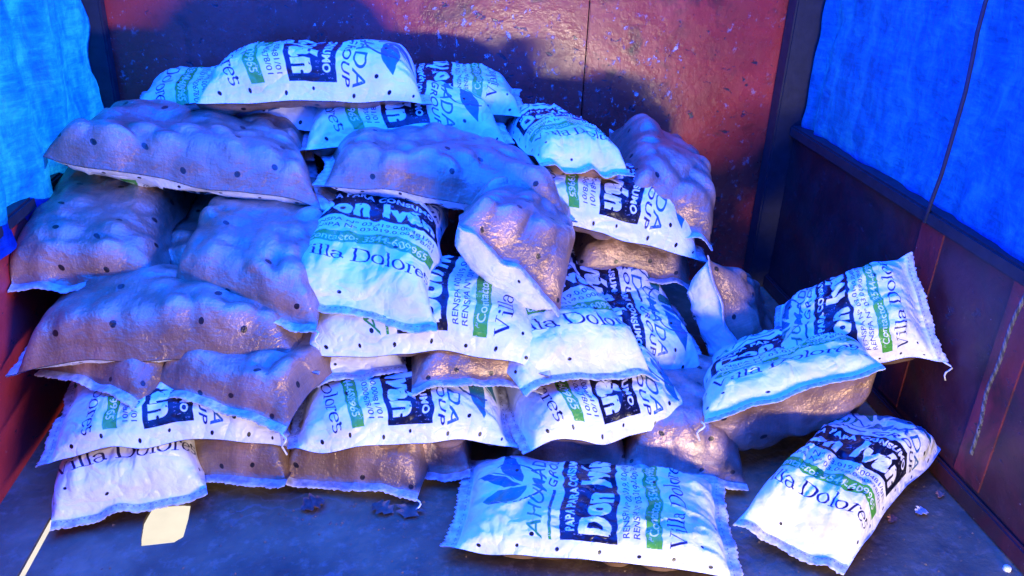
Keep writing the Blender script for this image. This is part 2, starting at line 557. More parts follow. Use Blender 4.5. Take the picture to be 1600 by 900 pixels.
M_BACK = red_wall_mat("worn_red_plywood_paint", (0.44, 0.036, 0.020), 0.52, 0.72, spec=0.55)
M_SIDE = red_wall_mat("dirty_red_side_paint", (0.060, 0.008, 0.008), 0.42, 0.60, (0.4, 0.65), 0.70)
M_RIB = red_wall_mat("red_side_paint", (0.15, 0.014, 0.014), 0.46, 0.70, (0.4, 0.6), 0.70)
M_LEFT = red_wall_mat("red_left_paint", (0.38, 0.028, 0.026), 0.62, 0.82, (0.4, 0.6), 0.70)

def floor_mat():
    m, nt, b = new_mat("dusty_black_floor")
    v = coords(nt)
    c = ramp(nt, noise(nt, v, 3.2, 4, 0.65), [(0.30, (0.075, 0.052, 0.030)), (0.55, (0.20, 0.140, 0.062)), (0.78, (0.36, 0.26, 0.12))])
    dust = ramp(nt, noise(nt, coords(nt, loc=(5, 2, 0)), 26, 4, 0.75), [(0.52, 0.0), (0.78, 0.6)])
    c = mix(nt, dust, c, (0.34, 0.255, 0.16))
    wv = N(nt, "ShaderNodeTexWave")
    wv.wave_type = 'RINGS'
    wv.inputs['Scale'].default_value = 9
    wv.inputs['Distortion'].default_value = 14
    wv.inputs['Detail'].default_value = 5
    nt.links.new(coords(nt, (1.4, 1, 1)), wv.inputs['Vector'])
    tread = ramp(nt, wv.outputs['Fac'], [(0.80, 0.0), (0.97, 1.0)])
    zone = ramp(nt, noise(nt, coords(nt, loc=(1, 9, 0)), 4, 3), [(0.50, 0.0), (0.62, 0.35)])
    c = mix(nt, mathn(nt, 'MULTIPLY', tread, zone), c, (0.22, 0.20, 0.185))
    nt.links.new(c, b.inputs['Base Color'])
    b.inputs['Roughness'].default_value = 0.75
    b.inputs['Specular IOR Level'].default_value = 0.15
    n1 = bump(nt, b, noise(nt, v, 55, 4, 0.7), 0.45, 0.006)
    bump(nt, b, noise(nt, v, 7, 4), 0.25, 0.03, n1)
    return m
M_FLOOR = floor_mat()

def tarp_mat(name, colr, trans):
    m, nt, b = new_mat(name)
    out = nt.nodes["Material Output"]
    v = coords(nt)
    f = noise(nt, coords(nt, (1, 1.0, 0.8)), 16, 5, 0.72, 0.5)
    f2 = noise(nt, coords(nt, (1, 13, 1.5)), 1.4, 4, 0.6, 0.4)  # upright streaks: light and dark of hanging folds, put into the colour
    f3 = noise(nt, coords(nt, (1, 4, 26)), 3.0, 4, 0.7, 0.8)
    k = ramp(nt, mix(nt, 0.28, mix(nt, 0.42, f, f2), f3), [(0.38, (0.35, 0.36, 0.60)), (0.49, (0.75, 0.70, 0.90)), (0.58, (2.5, 1.15, 1.0)), (0.68, (4.5, 1.35, 1.0))])  # tints paint in fold and wrinkle shading, besides pale worn streaks
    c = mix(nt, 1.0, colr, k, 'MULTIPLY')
    nt.links.new(c, b.inputs['Base Color'])
    b.inputs['Roughness'].default_value = 0.5
    b.inputs['Specular IOR Level'].default_value = 0.3
    n = bump(nt, b, f, 0.55, 0.02)
    n = bump(nt, b, noise(nt, coords(nt, (1, 1.0, 0.5)), 22, 4, 0.65, 1.6), 0.4, 0.01, n)
    tr = N(nt, "ShaderNodeBsdfTranslucent")
    c2 = mix(nt, 1.0, trans, k, 'MULTIPLY')
    nt.links.new(c2, tr.inputs[0])
    nt.links.new(n, tr.inputs['Normal'])
    ms = N(nt, "ShaderNodeMixShader")
    ms.inputs[0].default_value = 0.65
    nt.links.new(b.outputs[0], ms.inputs[1])
    nt.links.new(tr.outputs[0], ms.inputs[2])
    nt.links.new(ms.outputs[0], out.inputs[0])
    return m
M_TARP = tarp_mat("blue_tarpaulin", (0.006, 0.11, 0.60), (0.005, 0.37, 1.0))
M_ROOF = plain("deep_blue_tarpaulin", (0.002, 0.05, 0.42), 0.5, 6, 0.1)
M_GROUND = plain("pale_concrete", (0.84, 0.80, 0.72), 0.9, 6, 0.08)

# ------------------------------------------------------------------ setting
def sheet(name, ext, mat, nx=1, ny=1):
    x0, x1, y0, y1, zz = ext
    V = [(x0 + (x1 - x0) * i / nx, y0 + (y1 - y0) * j / ny, zz) for j in range(ny + 1) for i in range(nx + 1)]
    F = [(j * (nx + 1) + i, j * (nx + 1) + i + 1, (j + 1) * (nx + 1) + i + 1, (j + 1) * (nx + 1) + i) for j in range(ny) for i in range(nx)]
    return mesh_obj(name, V, F, mat)

g = sheet("ground", (-40, 40, -40, 40, -0.95), M_GROUND)
tag(g, kind='structure')

# floor of the truck bed: four slabs round a cut-out hole, with a gap along the left side
HX0, HX1, HY0, HY1 = 0.352, 0.436, -1.310, -1.175
fl = bpy.data.objects.new("floor", None)
link(fl)
tag(fl, kind='structure')
GAP = 0.132
YB = -3.4
def slab(x0, x1, y0, y1):
    box("floor_panel", (x0, x1, y0, y1, -0.008, 0.0), M_FLOOR, fl, b=0.0)
BX0, BX1, BY0, BY1 = GAP + 0.012, HX1 + 0.06, HY0 - 0.06, HY1 + 0.06
slab(BX1, W, YB, 0.0)
slab(BX0, BX1, BY1, 0.0)
slab(BX0, BX1, YB, BY0)
inner = [(HX0 + .004, HY0), (HX0 + .05, HY0 + .004), (HX1 - .012, HY0 + .006), (HX1 + .004, HY0 + .022), (HX1 + .002, HY0 + .08), (HX1 - .004, HY1), (HX0 + .06, HY1 + .003), (HX0 - .006, HY1 + .002), (HX0 - .012, HY0 + .08), (HX0 - .004, HY0 + .03)]
outer = [(BX0, BY0), (HX0 + .05, BY0), (HX1, BY0), (BX1, BY0), (BX1, HY0 + .08), (BX1, BY1), (HX0 + .06, BY1), (BX0, BY1), (BX0, HY0 + .08), (BX0, HY0 + .03)]
nn = len(inner)
V_ = [(x, y, 0.0) for x, y in outer] + [(x, y, 0.0) for x, y in inner] + [(x, y, -0.008) for x, y in inner] + [(x, y, -0.008) for x, y in outer]
F_ = []
for i_ in range(nn):
    j_ = (i_ + 1) % nn
    F_ += [(i_, j_, nn + j_, nn + i_), (nn + i_, nn + j_, 2 * nn + j_, 2 * nn + i_), (2 * nn + i_, 2 * nn + j_, 3 * nn + j_, 3 * nn + i_)]
mesh_obj("floor_panel", V_, F_, M_FLOOR, fl)
slab(-0.02, GAP + 0.012, -1.20, 0.0)
slab(-0.02, GAP - 0.004, YB, -1.20)

# head board: two plywood panels with an open joint, corner posts
bw = bpy.data.objects.new("head_board", None)
bw.location = (0, 0, 0)
link(bw)
tag(bw, "tall worn red painted plywood board behind the sacks", "wall")
box("plywood_panel", (-0.03, 1.548, 0.0, 0.03, -0.02, 2.0), M_BACK, bw, b=0.003)
box("plywood_panel", (1.552, W + 0.03, 0.0, 0.03, -0.02, 2.0), M_BACK, bw, b=0.003)
box("joint_backing", (1.50, 1.60, 0.031, 0.045, -0.02, 2.0), M_RAIL, bw, b=0.0)
box("corner_post", (-0.06, 0.045, -0.05, -0.001, 0.0, 2.0), M_RAIL, bw, b=0.006)
box("corner_post", (W - 0.075, W + 0.05, -0.07, -0.001, 0.0, 2.0), M_RAIL, bw, b=0.006)

# right side: low red wall with upright ribs and a steel rail
rw = bpy.data.objects.new("side_board", None)
rw.location = (W, 0, 0)
link(rw)
tag(rw, "low dark red side board with a steel rail, right of the sacks", "wall")
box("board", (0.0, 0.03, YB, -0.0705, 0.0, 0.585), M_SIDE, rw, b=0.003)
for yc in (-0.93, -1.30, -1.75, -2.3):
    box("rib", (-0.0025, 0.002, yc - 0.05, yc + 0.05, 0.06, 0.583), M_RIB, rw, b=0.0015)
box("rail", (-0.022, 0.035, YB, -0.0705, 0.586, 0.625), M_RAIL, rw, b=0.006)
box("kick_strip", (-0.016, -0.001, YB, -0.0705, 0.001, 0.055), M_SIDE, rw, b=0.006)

lw = bpy.data.objects.new("side_board", None)
lw.location = (0, 0, 0)
link(lw)
tag(lw, "low red side board at the left, lit at the lower corner", "wall")
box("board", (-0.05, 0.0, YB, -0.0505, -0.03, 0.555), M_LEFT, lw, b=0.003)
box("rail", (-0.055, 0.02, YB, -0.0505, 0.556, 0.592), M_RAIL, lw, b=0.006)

# tarpaulins
def tarp(name, fn, nu, nv, mat=None):
    V = [fn(i / nu, j / nv) for j in range(nv + 1) for i in range(nu + 1)]
    F = [(j * (nu + 1) + i, j * (nu + 1) + i + 1, (j + 1) * (nu + 1) + i + 1, (j + 1) * (nu + 1) + i) for j in range(nv) for i in range(nu)]
    return mesh_obj(name, V, F, mat or M_TARP, None, smooth=True)
tn = VN(11)
def nz(a, b):
    return float(tn(np.array([a]), np.array([b]))[0])
def left_tarp(u, v):
    yy = -0.03 - 3.35 * u
    zz = 0.520 + 1.46 * v
    fold = 0.022 * math.sin(yy * 26 + 1.5 * nz(yy * 3, zz * 2)) * (0.4 + 0.6 * max(0.0, min(1, (-yy - 0.15) * 3)))
    crease = 0.020 * nz(yy * 7 + zz * 3, zz * 4) + 0.010 * nz(yy * 19, zz * 12)
    return (0.010 + fold + crease, yy, zz + (0.012 * nz(yy * 5, 3.3) if v == 0 else 0))
def right_tarp(u, v):
    yy = -0.055 - 3.32 * u
    zz = 0.60 + 1.38 * v
    near = math.exp(-((yy + 0.12) / 0.10) ** 2)
    fold = 0.012 * math.sin(yy * 75 + 2 * nz(yy * 9, zz * 3)) * near
    crease = 0.018 * nz(yy * 5 + zz * 2, zz * 5) + 0.007 * nz(yy * 21, zz * 17 + yy * 9)
    return (W + 0.012 + fold + crease, yy, zz)
def roof_tarp(u, v):
    return (-0.05 + (W + 0.1) * u, 0.02 - 3.4 * v, 1.96 + 0.02 * nz(u * 9, v * 13))
def rear_tarp(u, v):
    low = -0.06 + 0.56 * max(0.0, min(1.0, (u - 0.60) / 0.06))     # the right corner is tied up: daylight comes in there
    return (-0.05 + (W + 0.1) * u, -3.36 + 0.02 * nz(u * 9, v * 7), low + (1.97 - low) * v)
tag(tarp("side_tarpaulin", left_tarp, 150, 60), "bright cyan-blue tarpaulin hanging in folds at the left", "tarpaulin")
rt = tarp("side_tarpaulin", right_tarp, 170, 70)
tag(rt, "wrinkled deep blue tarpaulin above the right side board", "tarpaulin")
tag(tarp("roof_tarpaulin", roof_tarp, 24, 36, M_ROOF), "blue tarpaulin roof over the truck bed", "tarpaulin")
tag(tarp("rear_curtain", rear_tarp, 24, 20, M_ROOF), "blue tarpaulin curtain over the rear of the truck bed", "tarpaulin")
sv, sf = tube_data([(W - 0.022, -0.93 - 0.012 * nz(i * .4, 1), 0.59 + 1.36 * i / 20) for i in range(21)], 0.0050, 8)
so = mesh_obj("tie_strap", sv, sf, M_STRAP, None, smooth=True)
tag(so, "dark upright strap crossing the right tarpaulin", "strap")

# ------------------------------------------------------------------ sacks
# (bottom-left, bottom-right, top-right, top-left of the printed face), bulge of white face, bulge of brown face, arch, label, extras
SACKS = [
    ([(0.357, -0.11, 0.759), (0.362, -0.47, 0.759), (1.021, -0.46, 0.787), (1.015, -0.1, 0.787)], 0.115, 0.035, 0.0, 'white printed sack lying highest of all on top of the pile', {'thread': 3}),
    ([(0.136, -0.011, 0.707), (0.136, -0.37, 0.682), (0.755, -0.37, 0.666), (0.755, -0.011, 0.691)], 0.1, 0.035, 0.0, 'white sack half hidden behind the left end of the topmost sack', {}),
    ([(1.314, -0.38, 0.714), (1.32, -0.041, 0.732), (0.782, -0.031, 0.722), (0.775, -0.37, 0.704)], 0.1, 0.035, 0.0, 'white sack at the back, sloping down right of the topmost sack', {}),
    ([(0.62, -0.182, 0.668), (0.654, -0.52, 0.656), (1.252, -0.46, 0.682), (1.218, -0.122, 0.694)], 0.1, 0.035, 0.0, 'crumpled white sack squeezed behind the brown centre sack, showing both ends', {}),
    ([(0.169, -0.42, 0.581), (0.195, -0.081, 0.593), (0.706, -0.121, 0.647), (0.68, -0.46, 0.635)], 0.045, 0.1, 0.0, 'shaded brown sack under the topmost white sack', {}),
    ([(0.003, -0.64, 0.677), (0.068, -0.3, 0.663), (0.674, -0.38, 0.577), (0.751, -0.72, 0.569)], 0.05, 0.12, 0.0, 'long brown sack lying across the upper left, by the left tarpaulin', {}),
    ([(1.369, -0.48, 0.549), (1.393, -0.8, 0.557), (0.711, -0.68, 0.618), (0.712, -0.34, 0.648)], 0.05, 0.12, 0.0, 'long brown sack lying across the upper middle with gold-lit right end', {}),
    ([(1.304, -0.68, 0.663), (1.554, -0.7, 0.646), (1.473, -0.207, 0.62), (1.222, -0.187, 0.637)], 0.085, 0.035, 0.0, 'white sack with a twisted end pointing down right, beside the brown centre sack', {}),
    ([(1.792, -0.74, 0.456), (1.523, -0.68, 0.56), (1.633, -0.092, 0.613), (1.902, -0.152, 0.509)], 0.045, 0.11, 0.0, 'brown sack slumped over the right shoulder of the pile', {'thread': 1}),
    ([(1.224, -0.38, 0.548), (1.224, -0.74, 0.535), (1.778, -0.74, 0.425), (1.778, -0.38, 0.438)], 0.115, 0.035, 0.0, 'white sack pinned under the slumped brown sack, right shoulder of the pile', {}),
    ([(1.768, -0.7, 0.311), (1.422, -0.68, 0.349), (1.454, -0.122, 0.388), (1.8, -0.142, 0.35)], 0.045, 0.1, 0.0, 'dark brown sack poking out below the right shoulder of the pile', {}),
    ([(0.339, -0.898, 0.41), (-0.034, -0.885, 0.415), (-0.013, -0.277, 0.533), (0.36, -0.29, 0.528)], 0.045, 0.1, 0.0, 'brown sack pointing forward at the far left, against the left tarpaulin', {}),
    ([(0.729, -1.066, 0.385), (0.362, -0.91, 0.41), (0.458, -0.309, 0.528), (0.825, -0.465, 0.503)], 0.045, 0.1, 0.0, 'brown sack pointing forward, second from the left in its row', {'thread': 0}),
    ([(0.474, -0.78, 0.368), (0.219, -0.78, 0.355), (0.219, -0.28, 0.372), (0.474, -0.28, 0.385)], 0.045, 0.1, 0.0, 'shaded sack deep in the gap between the two forward brown sacks', {}),
    ([(0.649, -0.984, 0.415), (1.001, -1.085, 0.4), (1.077, -0.475, 0.476), (0.725, -0.373, 0.491)], 0.11, 0.035, 0.0, 'white sack pointing forward, reading Villa Dolores, just below the brown centre sack', {}),
    ([(1.305, -1.04, 0.411), (1.064, -0.98, 0.621), (1.131, -0.5, 0.513), (1.438, -0.5, 0.462)], 0.11, 0.11, 0.0, 'sack turned on its side, half white half brown, pointing forward at centre', {'both': 1}),
    ([(0.019, -1.03, 0.295), (0.043, -0.67, 0.295), (0.75, -0.718, 0.285), (0.726, -1.077, 0.285)], 0.045, 0.115, 0.028, 'long brown sack spanning the left side under the forward brown sacks', {'thread': 1}),
    ([(1.282, -1.105, 0.3), (1.332, -0.729, 0.327), (0.722, -0.648, 0.342), (0.673, -1.024, 0.315)], 0.115, 0.035, 0.008, 'white sack at centre lying sideways, green AHU letters and large Don visible', {}),
    ([(1.203, -1.153, 0.26), (1.57, -1.069, 0.25), (1.369, -0.484, 0.293), (1.003, -0.568, 0.303)], 0.115, 0.035, 0.0, 'white sack pointing forward, right of centre, letters Villa Dolores rising rightward', {}),
    ([(1.173, -0.446, 0.277), (1.228, -0.8, 0.239), (1.743, -0.72, 0.218), (1.688, -0.366, 0.256)], 0.1, 0.035, 0.0, 'blue-lit white sack wedged right under the dark brown sack', {}),
    ([(1.233, -0.605, 0.233), (1.261, -0.96, 0.183), (1.769, -0.92, 0.15), (1.741, -0.565, 0.2)], 0.1, 0.035, 0.0, 'blue-lit white sack at the right edge of the pile, with dark band and long lettering', {}),
    ([(0.678, -1.073, 0.235), (0.95, -1.021, 0.25), (0.855, -0.531, 0.285), (0.583, -0.584, 0.27)], 0.07, 0.035, 0.0, 'white sack end with folded hem poking out below the green AHU letters', {}),
    ([(1.263, -1.1, 0.24), (0.954, -1.112, 0.245), (0.933, -0.564, 0.293), (1.242, -0.552, 0.288)], 0.045, 0.075, 0.0, 'brown sack end with wide white lip, middle of the pile front', {}),
    ([(0.677, -1.222, 0.225), (0.327, -1.064, 0.25), (0.552, -0.565, 0.298), (0.902, -0.723, 0.273)], 0.045, 0.085, 0.0, 'brown sack end with frayed white lip above the lower left white sack', {'thread': 0}),
    ([(0.335, -1.127, 0.235), (0.05, -0.977, 0.255), (0.306, -0.493, 0.312), (0.59, -0.644, 0.292)], 0.045, 0.075, 0.0, 'small brown sack end at the far left, under the long brown sack', {}),
    ([(0.092, -0.843, 0.171), (0.136, -1.21, 0.145), (0.662, -1.147, 0.145), (0.618, -0.78, 0.171)], 0.06, 0.035, 0.026, 'white sack lying sideways at lower left, next to the red side wall', {}),
    ([(0.655, -0.827, 0.156), (0.667, -1.195, 0.13), (1.202, -1.178, 0.13), (1.191, -0.809, 0.156)], 0.075, 0.035, 0.014, 'white sack lying sideways in the lower middle of the pile', {}),
    ([(1.139, -0.824, 0.153), (1.21, -1.217, 0.125), (1.693, -1.13, 0.125), (1.622, -0.737, 0.153)], 0.085, 0.035, 0.01, 'white sack lying sideways at lower right of the pile, corner in blue light', {}),
    ([(0.161, -1.279, 0.035), (0.48, -1.215, 0.05), (0.378, -0.707, 0.095), (0.058, -0.771, 0.08)], 0.115, 0.035, 0.0, 'white sack on the floor at lower left, beside the bright hole in the floor', {}),
    ([(0.653, -1.197, 0.04), (0.388, -1.14, 0.04), (0.503, -0.603, 0.069), (0.768, -0.66, 0.069)], 0.045, 0.115, 0.0, 'brown sack on the floor right beside the lower left white sack', {}),
    ([(0.966, -1.235, 0.035), (0.623, -1.154, 0.045), (0.748, -0.62, 0.074), (1.091, -0.7, 0.064)], 0.045, 0.115, 0.0, 'brown sack on the floor with a long white lip, left of centre', {'thread': 0}),
    ([(1.088, -1.185, 0.035), (0.858, -1.159, 0.035), (0.915, -0.663, 0.061), (1.145, -0.689, 0.061)], 0.045, 0.115, 0.0, 'shaded brown sack on the floor behind the frontmost sack, left end', {}),
    ([(1.482, -1.195, 0.04), (1.177, -1.158, 0.04), (1.237, -0.663, 0.066), (1.542, -0.7, 0.066)], 0.045, 0.115, 0.0, 'blue-lit brown sack on the floor right behind the frontmost sack', {}),
    ([(1.764, -1.257, 0.03), (1.462, -1.19, 0.045), (1.57, -0.703, 0.071), (1.872, -0.77, 0.056)], 0.045, 0.115, 0.0, 'blue-lit brown sack on the floor with a big folded corner, under the pile', {}),
    ([(1.904, -0.92, 0.046), (1.724, -0.86, 0.467), (1.971, -0.42, 0.22), (2.089, -0.5, -0.019)], 0.085, 0.075, 0.0, 'sack standing on end like a fin between pile and right wall', {'both': 1}),
    ([(2.274, -1.14, 0.32), (2.261, -0.92, 0.5), (1.995, -0.78, 0.276), (1.886, -1.0, 0.165)], 0.1, 0.08, 0.0, 'white sack leaning up against the right wall, ears pointing up', {'both': 1, 'thread': 0}),
    ([(1.645, -1.2, 0.184), (2.066, -1.2, 0.33), (2.189, -0.86, 0.266), (1.81, -0.8, 0.129)], 0.06, 0.15, 0.0, 'sack with blue-lit white top and big golden brown belly, below the leaning sack', {'both': 1, 'thread': 0}),
    ([(1.662, -1.415, 0.06), (1.866, -1.544, 0.035), (2.314, -1.188, 0.085), (2.091, -1.049, 0.05)], 0.115, 0.03, 0.0, 'white sack on the floor at lower right, apart from the pile', {'thread': 2}),
    ([(1.631, -1.558, 0.04), (1.699, -1.24, 0.04), (1.082, -1.108, 0.04), (1.014, -1.426, 0.04)], 0.062, 0.035, 0.0, 'frontmost white sack lying sideways on the floor, leaf logo and full lettering', {'serr': 1}),
]

NU, NV = 84, 56

def sack(idx, corners, hw, ht, arch, label, extra):
    rs = np.random.RandomState(100 + idx)
    vn = VN(200 + idx)
    BL, BR, TR, TL = [np.array(c) for c in corners]
    cen = (BL + BR + TR + TL) / 4
    base = cen.copy()
    base[2] = min(c[2] for c in (BL, BR, TR, TL)) - 0.03
    u = np.linspace(0, 1, NU + 1)[:, None] * np.ones((1, NV + 1))      # along, bottom -> top
    v = np.ones((NU + 1, 1)) * np.linspace(0, 1, NV + 1)[None, :]      # across
    width = (np.linalg.norm(BR - BL) + np.linalg.norm(TR - TL)) / 2
    length = (np.linalg.norm(TL - BL) + np.linalg.norm(TR - BR)) / 2
    # filled film pulls its edges in between the four ears
    cu, cv = 2 * u - 1, 2 * v - 1
    k1, k2 = rs.uniform(.02, .06), rs.uniform(.02, .045)
    wob1 = 0.032 * vn(u * 5 + 3, np.sign(cv) * 2 + 9) * np.abs(cv) ** 3
    wob2 = 0.012 * vn(v * 5 + 13, np.sign(cu) * 2 + 5) * np.abs(cu) ** 5
    v2 = 0.5 + 0.5 * cv * (1 - k1 * (1 - np.abs(cu) ** 3)) + wob1
    u2 = 0.5 + 0.5 * cu * (1 - k2 * (1 - np.abs(cv) ** 2.5)) + wob2
    def bil(a, b):
        a, b = a[..., None], b[..., None]
        return (BL * (1 - a) + TL * a) * (1 - b) + (BR * (1 - a) + TR * a) * b
    P = bil(u2, v2)
    e_u = (TL - BL) + (TR - BR)
    e_v = (BR - BL) + (TR - TL)
    n = np.cross(e_v, e_u)
    n /= np.linalg.norm(n)
    upn = n if n[2] > 0 else -n
    # side fins and hems stay flat
    hem_f = 0.024 / length
    fin = 0.005 / width
    a = np.clip((u - hem_f) / (1 - 2 * hem_f), 0, 1) * 2 - 1
    b = np.clip((v - fin) / (1 - 2 * fin), 0, 1) * 2 - 1
    prof = (1 - np.abs(b) ** 2.6) ** 0.62 * (1 - np.abs(a) ** 4.5) ** 0.72
    # uneven filling
    prof *= 1 + 0.16 * vn(u * 3.1 + 1, v * 2.3 + 5) + 0.05 * rs.uniform(-1, 1) * a
    # potatoes pushing through
    def lumps(amp_r):
        h = np.zeros_like(u)
        X, Y = u * length, v * width
        pts = []
        for _ in range(900):
            q = (rs.uniform(0.04, length - 0.04), rs.uniform(0.03, width - 0.03))
            if all((q[0] - p[0]) ** 2 + (q[1] - p[1]) ** 2 > 0.058 ** 2 for p in pts):
                pts.append(q)
        for (qx, qy) in pts:
            r1, r2, an = rs.uniform(.030, .062), rs.uniform(.024, .042), rs.uniform(0, math.pi)
            dx, dy = X - qx, Y - qy
            xr, yr = dx * math.cos(an) + dy * math.sin(an), -dx * math.sin(an) + dy * math.cos(an)
            d2 = (xr / r1) ** 2 + (yr / r2) ** 2
            h = np.maximum(h, np.sqrt(np.clip(1 - d2, 0, 1)) * rs.uniform(.15, 1.0))
        for _ in range(2):
            hp = np.pad(h, 1, mode='edge')
            h = (hp[1:-1, 1:-1] * 2 + hp[:-2, 1:-1] + hp[2:, 1:-1] + hp[1:-1, :-2] + hp[1:-1, 2:]) / 6
        return h
    lt, lw_ = lumps(1), lumps(1)
    rim = np.clip((1 - np.abs(b)) * 8, 0, 1) * np.clip((1 - np.abs(a)) * 6, 0, 1)
    # taut and smooth on the broad face, knobbly towards the rim where the potatoes settle
    taut = 0.34 + 0.66 * np.clip(np.maximum(np.abs(b) ** 2, np.abs(a) ** 3) * 1.3, 0, 1)
    # gathers running in from the hems, tension folds from the ears
    fr = rs.uniform(7, 11)
    g_end = (np.exp(-(1 - np.abs(a)) / 0.16)) * rim
    gather = g_end * (np.sin(v * fr * 6.283 + 3 * vn(u * 4, v * 6)) * 0.5 + vn(v * 17 + 3, u * 2 + 1))
    g_side = np.exp(-(1 - np.abs(b)) / 0.20) * rim
    side = g_side * vn(u * 15 + v * 5, v * 3 + 21)
    diag = vn((u + v * 0.6) * 9 + 31, (u - v) * 2.2 + 3) * 0.6 + vn((u - v * 0.6) * 9 + 11, (u + v) * 2.2 + 7) * 0.6
    diag2 = vn((u * .8 + v * .9) * 6 + 17, (u * .9 - v) * 5 + 33)
    ridge = (1 - np.abs(diag)) ** 4 - 0.3 + 0.8 * (1 - np.abs(diag2)) ** 9
    fine = vn(u * 34, v * 22) * 0.5 + vn(u * 21 + 5, v * 30 + 9) * 0.5
    fill = 1 + 0.20 * vn(u * 2.7 + 11, v * 2.1 + 15) + 0.10 * vn(u * 5.5 + 21, v * 3.7 + 25)
    loaf = (1 - np.abs(b) ** 3.6) ** 0.52 * (1 - np.abs(a) ** 5.5) ** 0.56 * fill
    if extra.get('both'):
        pw_ = pb_ = loaf
    else:
        pw_, pb_ = (loaf, prof) if n[2] > 0 else (prof, loaf)
    f_white = pw_ * hw + rim * (lw_ * 0.007 + ridge * 0.0075 + fine * 0.0014) + gather * 0.0085 + side * 0.0075
    f_brown = pb_ * ht + rim * (lt * 0.030 * taut + fine * 0.0012) + gather * 0.0045 + side * 0.0040
    # the whole sack sags and ripples a little; edges flutter
    flut = (np.abs(b) ** 8) * 0.012 * vn(u * 7 + 40, np.sign(cv) * 3 + 8) + (np.abs(a) ** 8) * 0.012 * vn(v * 7 + 50, np.sign(cu) * 3 + 2)
    mid = (arch + 0.006) * (1 - np.abs(cu) ** 2.5) + 0.008 * vn(u * 2.0 + 60, v * 2.0 + 61) + flut
    P = P + upn * mid[..., None]
    PW_ = P + n * (f_white + 0.0008)[..., None]
    PB_ = P - n * (f_brown + 0.0008)[..., None]
    for A_ in (PW_, PB_):
        zmin = 0.002 + 0.004 * np.clip(fine + .5, 0, 1)
        A_[..., 2] = np.maximum(A_[..., 2], zmin)
        A_[..., 1] = np.minimum(A_[..., 1], -0.004)
        A_[..., 0] = np.clip(A_[..., 0], 0.004, W - 0.012)
    root = bpy.data.objects.new("potato_sack", None)
    root.location = base
    root.empty_display_size = 0.05
    link(root)
    tag(root, label, "sack", "potato sacks heaped in the truck bed")
    I = np.arange((NU + 1) * (NV + 1)).reshape(NU + 1, NV + 1)
    quads = np.stack([I[:-1, :-1], I[:-1, 1:], I[1:, 1:], I[1:, :-1]], -1).reshape(-1, 4)
    def arc_uv(A_):
        du = np.linalg.norm(np.diff(A_, axis=0), axis=-1)
        dv = np.linalg.norm(np.diff(A_, axis=1), axis=-1)
        U = np.vstack([np.zeros((1, NV + 1)), np.cumsum(du, 0)])
        V_ = np.hstack([np.zeros((NU + 1, 1)), np.cumsum(dv, 1)])
        U /= U[-1:]
        V_ /= V_[:, -1:]
        return np.stack([V_, U], -1).reshape(-1, 2)
    def panel(name, A_, mat, flip, lump=None):
        me = bpy.data.meshes.new(name)
        q = quads[:, ::-1] if flip else quads
        me.vertices.add(A_.size // 3)
        me.vertices.foreach_set("co", (A_ - base).astype(np.float32).ravel())
        me.loops.add(q.size)
        me.loops.foreach_set("vertex_index", q.astype(np.int32).ravel())
        me.polygons.add(len(q))
        me.polygons.foreach_set("loop_start", np.arange(0, q.size, 4, dtype=np.int32))
        me.polygons.foreach_set("use_smooth", np.ones(len(q), dtype=bool))
        me.update(calc_edges=True)
        l = me.uv_layers.new(name="UVMap")
        uvw = arc_uv(A_)
        l.data.foreach_set("uv", uvw[q.ravel()].astype(np.float32).ravel())
        if lump is not None:
            at = me.attributes.new("lump", 'FLOAT', 'POINT')
            at.data.foreach_set("value", lump.astype(np.float32).ravel())
        me.materials.append(mat)
        me.validate()
        return link(bpy.data.objects.new(name, me), root)
    panel("printed_panel", PW_, M_FILM, False)
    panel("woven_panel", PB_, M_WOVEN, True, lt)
    # folded, stitched hems at both mouths
    for end in (0, 1):
        rows = 4
        row_i = [0, 1, 2, 3] if end == 0 else [NU, NU - 1, NU - 2, NU - 3]
        outw = (P[0] - P[2]) if end == 0 else (P[NU] - P[NU - 2])
        outw = outw / np.linalg.norm(outw, axis=-1, keepdims=True)
        tooth = (np.arange(NV + 1) % 2) * (0.006 if extra.get('serr') and end == 1 else 0.0025)
        tipw = P[row_i[0]] + outw * (0.004 + tooth + 0.003 * vn(np.arange(NV + 1) * .7, np.full(NV + 1, end * 5.)))[:, None]
        top = [tipw + n * 0.0006] + [PW_[r] + n * 0.0010 for r in row_i]
        bot = [tipw - n * 0.0006] + [PB_[r] - n * 0.0010 for r in row_i]
        ring = top[::-1] + bot
        V = (np.concatenate(ring) - base)
        V[:, 2] = np.maximum(V[:, 2], 0.003 - base[2])
        V[:, 0] = np.clip(V[:, 0] + base[0], 0.004, W - 0.012) - base[0]
        nr = len(ring)
        m_ = NV + 1
        F = [(r * m_ + c, r * m_ + c + 1, (r + 1) * m_ + c + 1, (r + 1) * m_ + c) for r in range(nr - 1) for c in range(NV)]
        if end == 0:
            F = [f[::-1] for f in F]
        mesh_obj("hem", V, F, M_HEM, root, smooth=True)
        # lock stitches along the fold
        c0, c1 = np.arange(1, NV - 1, 2), np.arange(2, NV, 2)
        r = row_i[2]
        up = 0.0022
        A0, A1 = PW_[r][c0], PW_[r][c1[:len(c0)]]
        gapd = (A1 - A0) * 0.18
        wd_ = outw[c0] * 0.0011
        sv_ = np.stack([A0 + gapd - wd_, A1 - gapd - wd_, A1 - gapd + wd_, A0 + gapd + wd_], 1) + n * up
        sv_ = sv_.reshape(-1, 3) - base
        mesh_obj("stitching", sv_, [(4 * q, 4 * q + 1, 4 * q + 2, 4 * q + 3) for q in range(len(c0))], M_STITCH, root)
